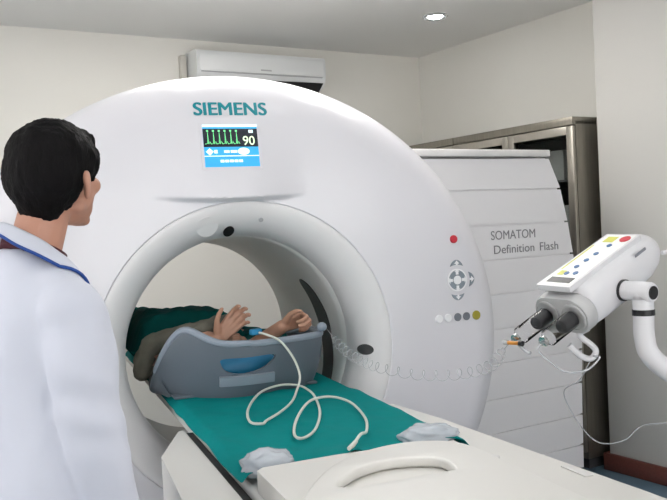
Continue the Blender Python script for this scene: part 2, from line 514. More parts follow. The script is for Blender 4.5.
quadbox(bm, .18, .24, .60, .68, .0043, .005); quadbox(bm, .36, .46, .61, .67, .0043, .005); quadbox(bm, .48, .60, .61, .67, .0043, .005)
prism(bm, [(.72+.11*math.cos(a*PI/8), .64+.085*math.sin(a*PI/8)) for a in range(16)], .0043, .0052, S)
for k in range(5): quadbox(bm, .28+.085*k, .35+.085*k, .835, .895, .0043, .005)
obj('caption_bars', bm, M['s_white'], scr)

def button(name, x, z, r, m, h=.006, n=24, parent=None):
    nn = surf_n(x, z); c = Vector((x, surf(x, z), z))
    return obj(name, lt([(0, -.004), (r, -.004), (r, h*.6), (r*.85, h), (0, h)], c, nn, n), M[m], parent or G)
button('stop_button', .884, 1.327, .0165, 'red', .009)['label'] = 'round red button'
for x, m in ((.797, 'white'), (.838, 'white'), (.884, 'greybtn'), (.926, 'greybtn'), (.974, 'yellow')):
    button('panel_button', x, 1.011, .0165 if m != 'yellow' else .019, m)['label'] = {'white': 'round white button', 'greybtn': 'round dark grey button', 'yellow': 'round olive yellow button'}[m]
# jog pad: ring with centre key, arrow ticks and three outer lobes
cxp, czp = .890, 1.161
def SP(u, v, d=0.):
    x, z = cxp+u, czp+v
    return Vector((x, surf(x, z), z)) + surf_n(x, z)*d
bm = new()
def polar_ring(bm, r0, r1, d0, d1, n=48):
    rs = [[SP(r*math.cos(2*PI*j/n), r*math.sin(2*PI*j/n), d) for j in range(n)] for r, d in ((r0, d0), (r0, d1), (r1, d1), (r1, d0))]
    loft(bm, rs, closed=True)
polar_ring(bm, .018, .044, -.003, .003)
pad = obj('jog_pad', bm, M['padgrey'], G); pad['label'] = 'round grey jog pad with arrow keys'
bm = new(); polar_ring(bm, .040, .0455, -.002, .0042); obj('pad_rim', bm, M['white'], pad)
bm = new(); polar_ring(bm, .0005, .018, -.002, .005); obj('centre_key', bm, M['white'], pad)
for a in (0, 90, 180, 270):
    ca, sa = math.cos(math.radians(a)), math.sin(math.radians(a))
    bm = new(); prism(bm, [(.022, -.006), (.034, -.006), (.034, -.012), (.043, 0), (.034, .012), (.034, .006), (.022, .006)], .002, .005, lambda u, v, w: SP(u*ca-v*sa, u*sa+v*ca, w))
    obj('arrow_key', bm, M['white'], pad)
for a in (90, 270, 0):
    ca, sa = math.cos(math.radians(a)), math.sin(math.radians(a))
    f = lambda u, v, w: SP(u*ca-v*sa, u*sa+v*ca, w)
    arc = [(.060+.006*(1-(k/5-1)**2)-.004, -.030+.060*k/10) for k in range(11)]
    outerarc = [(.060+.022*(1-(k/5-1)**2), .030-.060*k/10) for k in range(1, 10)]
    bm = new(); prism(bm, arc+outerarc, -.002, .004, f); lobe = obj('lobe_key', bm, M['padgrey'], pad)
    bm = new(); prism(bm, [(.060, -.004), (.066, -.004), (.066, -.012), (.079, 0), (.066, .012), (.066, .004), (.060, .004)], .002, .0055, f); obj('arrow_mark', bm, M['white'], lobe)
# laser windows, screw and embossed disc on the funnel
def funnel_pt(th, a):
    r = .560-.120*math.sin(a); y = .002+.168*(1-math.cos(a))
    c, s = math.cos(th), math.sin(th)
    n = Vector((-math.sin(a)*0, 0, 0))
    nr = -math.sin(a)*.142; # outward normal of the trumpet: mix of -y and -r
    nn = Vector((-c*math.sin(a), -math.cos(a), -s*math.sin(a))).normalized()
    return Vector((GX+r*c, y, GZ+r*s)), nn
def funnel_disc(name, th, a, r, m, h=.004, sq=1.):
    p, nn = funnel_pt(math.radians(th), a)
    tt = Vector((-math.sin(math.radians(th)), 0, math.cos(math.radians(th)))); rd = nn.cross(tt)
    poly = [(r*math.cos(2*PI*j/28), r*sq*math.sin(2*PI*j/28)) for j in range(28)]
    bm = new(); prism(bm, poly, -.004, h, lambda u, v, w: p+tt*u+rd*v+nn*w)
    return obj(name, bm, M[m], G)
funnel_disc('laser_window', 96, .95, .021, 'black', .004, 1.5)
funnel_disc('laser_window', -4, .80, .021, 'black', .004, 1.7)
sc1 = funnel_disc('screw_cap', 82.5, .52, .009, 'groove')
funnel_disc('embossed_disc', 106, .55, .042, 'funnel', .0007)

# slatted side cover, set back at the right of the ring (room-aligned)
def shrink(x, z): return (-1.304+.9755*(x+1.304), 1.4+.9755*(z-1.4))
SCY = .30
edge = [(1.970, 1.749), (1.969, 1.707), (2.046, 1.551), (2.092, 1.366), (2.123, 1.198), (2.150, 1.018), (2.168, .90), (2.165, .70), (2.152, .50), (2.145, .30), (2.139, .03)]
edge = [shrink(*e) for e in edge]
def edge_x(z):
    for (xa, za), (xb, zb) in zip(edge, edge[1:]):
        if zb <= z <= za: return xa+(xb-xa)*(za-z)/(za-zb)
    return edge[0][0] if z > edge[0][1] else edge[-1][0]
XI = .98
f_room = lambda u, v, w: Vector((u, w, v))
bm = new()
poly = [(XI, .0), (XI, shrink(0, 1.70)[1])] + [(x-.012, z) for x, z in edge[1:-1]] + [(edge[-1][0]-.012, 0.)]
prism(bm, poly, SCY+.010, .88, f_room); bevel_all(bm, .004)
side = obj('side_cover', bm, M['cover'], G, ROOM); side['label'] = 'flat side cover with horizontal slats'
lines = [1.707, 1.545, 1.369, 1.197, 1.022, .848, .675, .497, .324, .161, .03]
lines = [shrink(0, z)[1] for z in lines]
bm = new()
for k in range(len(lines)-1):
    za, zb = lines[k]-.0045, lines[k+1]+.0045
    zs = [za-(za-zb)*i/4 for i in range(5)]
    poly = [(XI-.01, zb), (XI-.01, za)] + [(edge_x(z), z) for z in zs]
    fs = prism(bm, poly, SCY, SCY+.05, f_room)
bevel_all(bm, .003, 2, 50)
obj('slat_panel', bm, M['cover'], side, ROOM, smooth=30)
bm = new(); box(bm, (XI-.01, SCY-.012, lines[0]+.006), (edge[0][0]+.004, .90, edge[0][1]), .006)
obj('top_cap', bm, M['lip'], side, ROOM)
for body, xa, xb, zc, h in (('SOMATOM', 1.547, 1.850, 1.318, .044), ('Definition', 1.563, 1.840, 1.246, .042), ('Flash', 1.880, 2.013, 1.246, .042)):
    xa, z1 = shrink(xa, zc); xb, _ = shrink(xb, zc)
    t = text_mesh(body, xb-xa, h, bold=0.)
    for v in t.verts: v.co = Vector(((xa+xb)/2+v.co.x, SCY-.0008-max(0, v.co.z), z1+v.co.y))
    obj('model_lettering', t, M['grey_text'], side, ROOM, smooth=None)

# ------------------------------------------------------------------ patient table
T = thing('patient_table', 'long white patient table running out of the scanner bore', 'scanner table', Matrix.Translation((.055, -1.3, 0)))
bm = new(); box(bm, (-.30, -2.25, 0), (.41, -.30, .53), .04, 3); obj('pedestal', bm, M['table'], T)
def rail(name, poly):
    bm = new(); prism(bm, poly, .50, .76); bevel_all(bm, .016, 3, 25)
    return obj(name, bm, M['table'], T)
rail('side_rail', [(-.290, -.262), (-.310, -.272), (-.408, -.56), (-.430, -1.2), (-.435, -2.30), (-.290, -2.30)])
rail('side_rail', [(.365, -.262), (.455, -.275), (.497, -.56), (.530, -1.05), (.560, -1.45), (.585, -1.9), (.59, -2.30), (.365, -2.30)])
bm = new(); box(bm, (-.289, -2.30, .55), (.364, -.27, .70), .008); obj('inner_tray', bm, M['table'], T)
bm = new(); box(bm, (-.2885, -2.28, .66), (-.2635, -.275, .752)); obj('slide_gap', bm, M['tabledark'], T)
bm = new(); box(bm, (-.262, -2.2, .725), (.352, 1.75, .775), .012, 3); obj('tabletop', bm, M['tabletop'], T)
bm = new(); box(bm, (-.255, -.87, .776), (.345, 1.70, .795), .008, 2); obj('mattress', bm, M['lip'], T)
# foot board with its D-shaped grab handle
bm = new(); prism(bm, [(-.255, -1.065), (-.235, -1.045), (-.05, -1.03), (.20, -1.03), (.262, -1.09), (.262, -2.15), (-.255, -2.15)], .776, .828); bevel_all(bm, .008, 3, 25)
fb = obj('foot_board', bm, M['table'], T)
def holed(outer_pts, hole_pts, z0, z1, bev):
    cu = bpy.data.curves.new('c', 'CURVE'); cu.dimensions = '2D'; cu.fill_mode = 'BOTH'
    for pts in (outer_pts, hole_pts):
        sp = cu.splines.new('POLY'); sp.points.add(len(pts)-1); sp.use_cyclic_u = True
        for p, q in zip(sp.points, pts): p.co = (q[0], q[1], 0, 1)
    cu.extrude = (z1-z0)/2-bev; cu.bevel_depth = bev; cu.bevel_resolution = 3; cu.offset = -bev
    o = bpy.data.objects.new('c', cu); COL.objects.link(o)
    dg = bpy.context.evaluated_depsgraph_get(); dg.update()
    me = bpy.data.meshes.new_from_object(o.evaluated_get(dg)); bpy.data.objects.remove(o); bpy.data.curves.remove(cu)
    b = tobm(me)
    bmesh.ops.remove_doubles(b, verts=b.verts, dist=.0004)
    for v in b.verts: v.co.z += (z0+z1)/2
    return b
op = [tuple(p[:2]) for p in catmull([(-.27, -1.50, 0), (-.245, -1.385, 0), (-.141, -1.226, 0), (-.051, -1.144, 0), (.03, -1.103, 0), (.119, -1.090, 0), (.185, -1.108, 0), (.232, -1.15, 0), (.252, -1.23, 0), (.252, -1.50, 0)], 6)]
op += [(.252, -1.95), (-.27, -1.95)]
hp = [tuple(p[:2]) for p in catmull([(-.150, -1.345, 0), (-.125, -1.305, 0), (-.063, -1.249, 0), (.012, -1.222, 0), (.081, -1.235, 0), (.128, -1.272, 0), (.120, -1.350, 0), (.09, -1.358, 0), (-.12, -1.368, 0)], 6)]
obj('grab_handle', holed(op, hp, .8285, .853, .0095), M['table'], fb, smooth=50)
# release lever beside the foot board
bm = new(); box(bm, (-.020, -.075, 0), (.020, .075, .016), .005, 2, Matrix.Translation((.322, -1.175, .7765)) @ Matrix.Rotation(math.radians(-30), 4, 'Z'))
obj('release_lever', bm, M['lip'], T)
bm = new(); box(bm, (.505, -1.30, .7605), (.53, -1.20, .7635), .001); obj('rail_plate', bm, M['lip'], T)

# ------------------------------------------------------------------ teal sheet
def cloth(name, xs, ys, fz, thick, m, label, cat, smooth=180, group=None):
    bm = new()
    V = [[bm.verts.new(fz(x, y)) for x in xs] for y in ys]
    for j in range(len(ys)-1):
        for i in range(len(xs)-1): bm.faces.new((V[j][i], V[j][i+1], V[j+1][i+1], V[j+1][i]))
    bmesh.ops.recalc_face_normals(bm, faces=bm.faces)
    me = evaluate(bm, [('SOLIDIFY', dict(thickness=thick, offset=1.)), ('SUBSURF', dict(levels=1))])
    return meta(obj(name, me, M[m], None, smooth=smooth), label, cat, group)
def nz(x, y, z=0.): return noise.noise(Vector((x, y, z)))
def sheet(x, y):
    w = smooth01((y+1.0)/.2)
    z = .7985 + .0045*(nz(x*7, y*4)+.6*nz(x*16, y*11, 3)) + .004
    # soft creases running across and along
    z += .0035*max(0, math.sin(9*x+5*y+2*nz(x*3, y*3)))**6
    ex = max(0, -.258-x, x-.352)
    z -= min(.040, ex*1.1)
    if y < -.86:
        t = (-.86-y)/.1; z += .012*nz(x*14, 1.3) * t + .009*math.sin(x*23+1)*t*.6
    yy = y + (.03*nz(x*6, 2.2)+.02*(x-.05)/.3) * smooth01((-.6-y)/.3)
    xx = x + .006*nz(y*6, 9.) * (1 if abs(x-.05) > .25 else 0)
    return Vector((xx, yy, max(z, .7985 if -.258 < x < .352 else .700)))
xs = [-.280+.660*i/70 for i in range(71)]
ys = [-1.0+2.53*i/170 for i in range(171)]
cloth('drape_sheet', xs, ys, sheet, .003, 'teal', 'smooth teal cloth sheet spread flat over the table', 'sheet')

# crinkled plastic wrap at the end of the sheet
def wrap(label, c, r, seed):
    bm = new(); ellipsoid(bm, (0, 0, 0), (1, 1, 1), None, 40, 26)
    for v in bm.verts:
        d = v.co.copy()
        k = 1+.20*noise.noise(d*2.3+Vector((seed, 0, 0)))+.10*noise.noise(d*4.5+Vector((0, seed, 0)))+.025*noise.noise(d*12)
        p = Vector((d.x*r[0], d.y*r[1], d.z*r[2]))*k
        p.z = max(p.z, -r[2]*.6)
        v.co = p+Vector(c)
    meta(obj('plastic_wrap', bm, M['wrap'], None, smooth=180), label, 'plastic wrap', 'crumpled plastic wraps')
wrap('crumpled clear plastic wrap at the near corner of the teal sheet', (-.200, -.965, .812), (.068, .070, .034), 2.)
wrap('crumpled clear plastic wrap at the far corner of the teal sheet, behind the grab handle', (.275, -.915, .812), (.085, .060, .028), 7.)

# ------------------------------------------------------------------ arm rest cradle
def cradle_path(s):
    P = [(-.285, .52), (-.318, .27), (-.325, .17), (-.300, .085), (-.235, .010), (-.12, -.055), (-.01, -.074), (.13, -.052), (.25, -.004), (.308, .06), (.318, .22), (.30, .52)]
    return P
path = catmull([(x, y, 0) for x, y in cradle_path(0)], 9)
def rim_z(p):
    if p.x < -.0:
        base = 1.002+.062*math.exp(-((p.x+.235)/.085)**2) if p.y < .3 else 1.03
    else: base = 1.000
    if p.x > 0: base = .998
    if p.x < -.205:
        base = .826+(base-.826)*math.sqrt(max(0., 1-((-.205-p.x)/.121)**2)) if p.y < .18 else .826
        return base
    return base - .05*smooth01((p.y-.2)/.35)
bm = new(); rows = 14; V = []
for p in path:
    col = []
    zt = rim_z(p)
    for k in range(rows+1):
        t = k/rows
        z = .806+(zt-.806)*t
        inn = 1-.13*(1-t)**2.2
        col.append(bm.verts.new((.0+p.x*inn, p.y*1.0+(.03*(1-t)**2 if p.y < .1 else 0), z)))
    V.append(col)
for i in range(len(V)-1):
    for k in range(rows): bm.faces.new((V[i][k], V[i+1][k], V[i+1][k+1], V[i][k+1]))
# base plate joins the two sides
bm2 = bm
bmesh.ops.recalc_face_normals(bm, faces=bm.faces)
me = bpy.data.meshes.new('c'); bm.to_mesh(me); bm.free()
co = bpy.data.objects.new('c', me); COL.objects.link(co)
md = co.modifiers.new('s', 'SOLIDIFY'); md.thickness = .016; md.offset = 0
cut = new()
cp = catmull([(-.105, .948, 0), (-.02, .948, 0), (.085, .948, 0), (.062, .915, 0), (.01, .895, 0), (-.05, .890, 0), (-.095, .905, 0), (-.112, .93, 0)], 5, closed=True)
prism(cut, [(p.x, p.y) for p in cp], -.15, .10, lambda u, v, w: Vector((u, w, v)))
bmesh.ops.recalc_face_normals(cut, faces=cut.faces)
cme = bpy.data.meshes.new('k'); cut.to_mesh(cme); cut.free()
ko = bpy.data.objects.new('k', cme); COL.objects.link(ko)
bo = co.modifiers.new('b', 'BOOLEAN'); bo.operation = 'DIFFERENCE'; bo.object = ko; bo.solver = 'EXACT'
dg = bpy.context.evaluated_depsgraph_get(); dg.update()
shell = bpy.data.meshes.new_from_object(co.evaluated_get(dg))
bpy.data.objects.remove(co); bpy.data.objects.remove(ko)
A = thing('arm_rest', 'blue-grey plastic arm rest cradle on the teal sheet with an oval hand hole', 'arm rest', Matrix.Translation((0, .2, .80)))
shell.materials.clear()
obj('shell', shell, M['cradle'], A, smooth=40)
bm = new(); tube(bm, [Vector((p.x*(1 if p.z or rim_z(p) > .9 else .93), p.y, rim_z(p)-.004)) for p in path if rim_z(p) > .83], .0135, 10); obj('rim', bm, M['cradle_l'], A)
bm = new()
lp = [Vector((p.x*.985, p.y+.0, 0)) for p in path if -.125 < p.x < .085 and p.y < .1]
rr = []
for i, p in enumerate(lp):
    e = min(1, i/2, (len(lp)-1-i)/2)
    zt = .886+.0*e; zb = .848
    rr.append([Vector((p.x, p.y+.012, zt)), Vector((p.x, p.y-.012-.004*e, zt-.003)), Vector((p.x, p.y+.000, zb)), Vector((p.x, p.y+.014, zb))])
loft(bm, rr); obj('hand_ledge', bm, M['cradle_l'], A, smooth=50)['label'] = 'pale ledge under the hand hole'
bm = new(); ellipsoid(bm, (-.01, .075, .893), (.15, .052, .062)); obj('cushion', bm, M['cushion'], A)['label'] = 'bright blue cushion'
bm = new(); box(bm, (-.27, .02, .806), (.275, .5, .816), .004); obj('base_plate', bm, M['cradle'], A)

# ------------------------------------------------------------------ hands
def hand(bm, wrist, d, pn, thumb_side, curl=(30, 40, 25), spread=.09, sc_=1., thumb_curl=20, spl=None, fat=1.):
    """palm + four unequal bent fingers + thumb; d = pointing direction, pn = palm normal (fingers curl towards it)"""
    d = Vector(d).normalized(); pn = Vector(pn); pn = (pn-d*pn.dot(d)).normalized()
    sdir = d.cross(pn)*thumb_side                                     # towards the thumb side
    W = Vector(wrist)
    lens = ((.043, .026, .021), (.048, .030, .022), (.045, .028, .022), (.035, .021, .019))
    offs = (.030, .010, -.010, -.028); kn = (.088, .092, .088, .080)
    for i in range(4):
        base = W+d*.015*sc_+sdir*offs[i]*.6*sc_
        k = W+(d*kn[i]+sdir*offs[i])*sc_
        capsule(bm, base, k, .0135*sc_, .0115*sc_)
        a = math.radians(0 if spl is None else spl[i]); dirn = (d+sdir*spread*(1.5-i)).normalized()
        p = k; r = (.0098 if i < 3 else .0085)*fat
        for j in range(3):
            a += math.radians(curl[j])
            v = dirn*math.cos(a)+pn*math.sin(a)
            q = p+v*lens[i][j]*sc_
            capsule(bm, p, q, (r-.0008*j)*sc_, (r-.0008*(j+1))*sc_); p = q
    b0 = W+(d*.02+sdir*.024+pn*.006)*sc_
    td = (d*.62+sdir*.72+pn*.25).normalized()
    b1 = b0+td*.042*sc_
    td2 = (td+d*.5+pn*math.radians(thumb_curl)).normalized(); b2 = b1+td2*.032*sc_
    td3 = (td2+d*.25+pn*math.radians(thumb_curl)-sdir*.2).normalized(); b3 = b2+td3*.026*sc_
    capsule(bm, b0, b1, .0165*sc_, .0115*sc_); capsule(bm, b1, b2, .0112*sc_, .0098*sc_); capsule(bm, b2, b3, .0098*sc_, .0078*sc_)

def head(bm, mw):
    """skull, face, ears; local +y is the face, z up, origin at the middle of the head"""
    def E(c, r, rot=None):
        e = new(); ellipsoid(e, c, r, rot); bmesh.ops.transform(e, matrix=mw, verts=e.verts)
        m_ = bpy.data.meshes.new('e'); e.to_mesh(m_); e.free(); bm.from_mesh(m_); bpy.data.meshes.remove(m_)
    def Cp(a, b, r0, r1): capsule(bm, mw @ Vector(a), mw @ Vector(b), r0, r1)
    E((0, -.012, .028), (.074, .094, .088))
    E((0, .030, -.02), (.062, .062, .085))
    E((0, .046, -.062), (.046, .046, .045))
    Cp((-.042, .004, -.062), (-.012, .070, -.096), .017, .014); Cp((.042, .004, -.062), (.012, .070, -.096), .017, .014)
    Cp((-.010, .074, -.096), (.010, .074, -.096), .015, .015)
    for s in (-1, 1):
        E((s*.045, .062, -.020), (.020, .020, .020))
        Cp((s*.012, .090, .026), (s*.048, .072, .026), .009, .008)
        E((s*.080, -.012, -.020), (.0075, .021, .033), Matrix.Rotation(math.radians(-10), 3, 'X') @ Matrix.Rotation(s*math.radians(36), 3, 'Z'))
        E((s*.080, -.016, -.006), (.009, .016, .018), Matrix.Rotation(s*math.radians(30), 3, 'Z'))
        E((s*.031, .086, .006), (.0125, .009, .0085))
        E((s*.009, .101, -.030), (.008, .009, .007))
    Cp((0, .090, .014), (0, .108, -.024), .008, .011)
    Cp((-.019, .088, -.058), (.019, .088, -.058), .0065, .0065); Cp((-.016, .087, -.069), (.016, .087, -.069), .007, .007)

# ------------------------------------------------------------------ patient lying in the bore
bm = new()
ellipsoid(bm, (.03, .86, .905), (.165, .36, .090)); ellipsoid(bm, (.03, .62, .90), (.185, .14, .085)); ellipsoid(bm, (.03, 1.16, .895), (.16, .16, .082))
limb(bm, [(-.06, 1.18, .885), (-.07, 1.58, .88), (-.07, 1.69, .86)], [.075, .052, .045]); limb(bm, [(.12, 1.18, .885), (.13, 1.58, .88), (.13, 1.69, .86)], [.075, .052, .045])
capsule(bm, (-.07, 1.68, .85), (-.08, 1.72, .93), .035, .028); capsule(bm, (.13, 1.68, .85), (.14, 1.72, .93), .035, .028)
capsule(bm, (.02, .55, .895), (.015, .40, .90), .052, .05)
head(bm, Matrix.Translation((.01, .285, .908)) @ Matrix.Rotation(PI, 4, 'Z') @ Matrix.Rotation(PI/2, 4, 'X') @ Matrix.Diagonal((.9, .9, .9, 1)))
# left arm: elbow out over the side, forearm across, fingers over the rim
w1 = Vector((-.088, .080, 1.004))
limb(bm, [(-.12, .60, .900), (-.335, .285, .895), (-.305, .235, .965), (-.20, .185, 1.015), w1], [.046, .028, .027, .027, .025])
hand(bm, w1, (.70, -.06, .66), (.10, -1., .10), -1, curl=(16, 38, 30), spread=.10, sc_=.95, thumb_curl=10, fat=1.08)
# right arm: elbow up behind the rim, loosely closed fist
w2 = Vector((.172, .105, 1.026))
limb(bm, [(.17, .60, .900), (.10, .34, .915), (.090, .22, .945), w2], [.056, .040, .034, .026])
hand(bm, w2, (.90, -.20, .30), (.05, -.75, -.35), -1, curl=(68, 82, 45), spread=.03, sc_=.95, thumb_curl=30)
pm = blob(bm, .0042, 3, .4)
P_ = thing('person', 'person lying in the bore with hands resting on the arm rest rim', 'person', Matrix.Translation((.03, .8, .80)))
obj('body', pm, M['skin'], P_, smooth=180)
# olive sleeve on the near arm
bm = new()
limb(bm, [(-.345, .290, .875), (-.338, .262, .930), (-.312, .236, .985), (-.20, .185, 1.024), (-.125, .14, 1.036)], [.038, .042, .041, .037, .034])
limb(bm, [(-.125, .16, 1.040), (-.03, .185, 1.060), (.045, .205, 1.072)], [.034, .026, .014])
limb(bm, [(-.12, .60, .90), (-.340, .30, .885)], [.054, .034])
sm = tobm(blob(bm, .007, 6)); displace(sm, lambda p, n: .006*noise.noise(p*22)+.003*noise.noise(p*60))
obj('gown_sleeve', sm, M['olive'], P_, smooth=180)['label'] = 'olive sleeve'
# short cuff of the other sleeve
bm = new(); limb(bm, [(.17, .60, .900), (.10, .34, .915), (.090, .25, .935)], [.064, .048, .042]); obj('gown_sleeve', blob(bm, .007, 4), M['darkteal'], P_, smooth=180)

# dark green blanket heaped over the patient
def blanket(x, y):
    u = (x-.0)/.37
    prof = 1-abs(u+.12)**3.2 if abs(u) < 1.2 else 0
    top = 1.075 - .05*smooth01((y-.55)/.8)
    z = top - .020*(x+.1) - .20*max(0, abs(u)-.72)**1.2*2.0
    z += .018*nz(x*9, y*7, 1)+.010*nz(x*22, y*16, 4)
    z -= .22*smooth01((.45-y)/.105)
    if x < -.32: z -= (-.32-x)*1.9
    z -= .115*smooth01((x-.02+.25*max(0, y-.5))/.10)
    z = max(z, .824+max(0, -.27-x)*1.1)
    r = math.hypot(x-GX, z-GZ)
    if r > .418:
        kk = .418/r; return Vector((GX+(x-GX)*kk, y, GZ+(z-GZ)*kk))
    return Vector((x, y+.02*nz(x*8, 5.5), z))
xs = [-.388+.728*i/60 for i in range(61)]; ys = [.345+1.235*i/84 for i in range(85)]
cloth('blanket', xs, ys, blanket, .006, 'darkteal', 'dark green blanket heaped over the lying patient inside the bore', 'blanket')

# ------------------------------------------------------------------ cable and tubing
cab = [(.030, -.020, 1.030), (.060, -.068, 1.022), (.105, -.090, .995), (.148, -.100, .930), (.160, -.125, .868), (.129, -.175, .826), (.068, -.310, .819), (-.011, -.44, .819), (-.080, -.528, .819), (-.103, -.563, .819), (-.131, -.522, .820), (-.091, -.346, .822), (.008, -.127, .826),
       (.100, -.052, .830), (.165, -.075, .827), (.178, -.16, .822), (.162, -.28, .819), (.099, -.51, .819), (.011, -.718, .819), (-.053, -.798, .820), (-.060, -.744, .821), (.005, -.57, .825), (.108, -.386, .831), (.2, -.325, .824), (.235, -.424, .819), (.194, -.651, .819), (.128, -.824, .822), (.066, -.935, .845), (.022, -1.00, .842)]
Ct = thing('monitor_cable', 'cream coiled cable looping over the teal sheet from the hand', 'cable', Matrix.Translation((.0, -.5, .815)))
obj('cord', tb(catmull(cab, 8), .0043, 8), M['cable'], Ct)
bm = new(); tube(bm, [(.030, -.992, .844), (.012, -1.012, .840), (-.004, -1.028, .838)], [.0055, .0065, .0055], 10); obj('plug', bm, M['cable'], Ct)
# sensor clip on the rim
bm = new(); box(bm, (-.022, -.014, -.010), (.022, .014, .012), .006, 2, Matrix.Translation((.030, -.028, 1.030)) @ Matrix.Rotation(.3, 4, 'Z'))
obj('sensor_clip', bm, M['cushion'], Ct)['label'] = 'small blue clip'

axis = catmull([(.312, -.005, 1.016), (.318, -.06, .990), (.325, -.15, .952), (.347, -.25, .925), (.384, -.339, .905), (.447, -.522, .901), (.499, -.70, .925), (.511, -.863, .972), (.492, -.965, 1.030), (.487, -1.00, 1.050)], 60)
hel = []
N = len(axis)
for i, p in enumerate(axis):
    s = i/(N-1); t = (axis[min(i+1, N-1)]-axis[max(i-1, 0)]).normalized()
    u = Vector((0, 0, 1)); u = (u-t*u.dot(t)).normalized(); w = t.cross(u)
    env = smooth01((s-.06)/.12)*smooth01((.95-s)/.12)
    a = 2*PI*30*s
    hel.append(p+(u*math.cos(a)+w*math.sin(a))*.017*env)
Tt = thing('infusion_tube', 'thin clear coiled tube stretched from the patient to the syringes', 'tube', Matrix.Translation((.40, -.4, .9)))
obj('coiled_line', tb(hel, .0011, 6), M['tubing'], Tt)
bm = new(); ellipsoid(bm, (.300, .012, 1.022), (.020, .016, .018)); obj('tape_pad', bm, M['cradle_l'], Tt)
hang = catmull([(.792, -.835, .868), (.795, -.811, .845), (.839, -.83, .749), (.894, -.852, .691), (.967, -.879, .696), (1.028, -.9, .739), (1.085, -1.02, .78), (1.115, -1.19, .80)], 10)

# ------------------------------------------------------------------ contrast injector
IO = Vector((.627, -1.061, 1.129))
ia, iw, iz = Vector((-.895, -.1994, -.3994)), Vector((.2329, -.9705, -.0384)), Vector((-.38, -.1274, .915))
IM = Matrix(((iw.x, ia.x, iz.x, IO.x), (iw.y, ia.y, iz.y, IO.y), (iw.z, ia.z, iz.z, IO.z), (0, 0, 0, 1)))
J = thing('contrast_injector', 'white twin-syringe injector head on a bent white arm', 'injector', Matrix.Translation((1.13, -1.22, 0)))
def sect(hw, z0, z1, y, n=40, e=3.2, taper=0.):
    out = []
    zc, hz = (z0+z1)/2, (z1-z0)/2
    for j in range(n):
        a = 2*PI*j/n; c, s = math.cos(a), math.sin(a)
        x = hw*math.copysign(abs(c)**(2/e), c); z = zc+hz*math.copysign(abs(s)**(2/e), s)
        x *= 1-taper*max(0, (z-zc)/hz)
        out.append(Vector((x, y, z)))
    return out
bm = new()
secs = [(.080, -.050, .062, -.030, 3.0), (.086, -.056, .074, -.040, 3.2), (.088, -.058, .076, -.09, 3.4), (.088, -.058, .077, -.16, 3.4), (.087, -.056, .078, -.25, 3.2), (.085, -.054, .078, -.315, 2.8), (.078, -.046, .072, -.355, 2.5), (.062, -.032, .058, -.385, 2.3), (.035, -.008, .036, -.40, 2.1)]
loft(bm, [sect(a, b, c, y, e=e) for a, b, c, y, e in secs]); obj('housing', bm, M['inj'], J, IM, smooth=50)
# front collar: two rings joined into one oval plate
bm = new()
def stad(hw, hh, y, zc=0., n=24):
    pts = []
    for k in range(n+1):
        a = -PI/2+PI*k/n; pts.append(Vector((hw-hh+hh*math.cos(a), y, zc+hh*math.sin(a))))
    for k in range(n+1):
        a = PI/2+PI*k/n; pts.append(Vector((-(hw-hh)+hh*math.cos(a), y, zc+hh*math.sin(a))))
    return pts
loft(bm, [stad(.088, .050, -.040), stad(.094, .056, -.034), stad(.094, .056, -.004), stad(.089, .051, .004), stad(.086, .048, .004)])
obj('front_collar', bm, M['injgrey'], J, IM, smooth=50)
for s in (-1, 1):
    obj('syringe_socket', lt([(0, .0), (.030, .0), (.036, .0045), (.040, .0045), (.040, .009), (.036, .010), (.030, .008), (.0, .007)], (s*.045, 0, 0), (0, 1, 0)), M['injgrey'], J, IM)
# raised control panel
bm = new(); prism(bm, [(-.066, -.006), (.050, -.006), (.058, -.325), (-.056, -.325)], .070, .086); bevel_all(bm, .006, 3, 40)
kp = obj('control_panel', bm, M['inj'], J, IM)
bm = new(); prism(bm, [(-.058, -.016), (.042, -.016), (.050, -.32), (-.048, -.32)], .0855, .0868); obj('membrane', bm, M['panelw'], kp, IM)
bm = new(); prism(bm, [(-.046, -.026), (.034, -.026), (.034, -.054), (-.046, -.054)], .0865, .0878); obj('readout_window', bm, M['black'], kp, IM)
def key(name, x, y, rx, ry, m):
    bm = new(); prism(bm, [(x+rx*math.cos(2*PI*j/20), y+ry*math.sin(2*PI*j/20)) for j in range(20)], .0865, .0888); obj(name, bm, M[m], kp, IM)
for x, y in ((-.014, -.078), (.014, -.082), (-.010, -.118), (-.006, -.158), (-.002, -.198), (.006, -.250)): key('blue_key', x, y, .0075, .0085, 'dot')
key('red_key', .030, -.293, .016, .017, 'red')
def rectkey(name, x0, y0, x1, y1, m):
    bm = new(); prism(bm, [(x0, y0), (x1, y0), (x1, y1), (x0, y1)], .0865, .0878); obj(name, bm, M[m], kp, IM)
rectkey('yellow_key', -.042, -.068, -.022, -.092, 'lime'); rectkey('yellow_key', -.034, -.272, .000, -.305, 'lime'); rectkey('yellow_stripe', -.051, -.10, -.047, -.25, 'lime')
bm = new(); box(bm, (.0868, -.295, .055), (.0885, -.245, .063)); obj('badge', bm, M['greybtn'], J, IM)
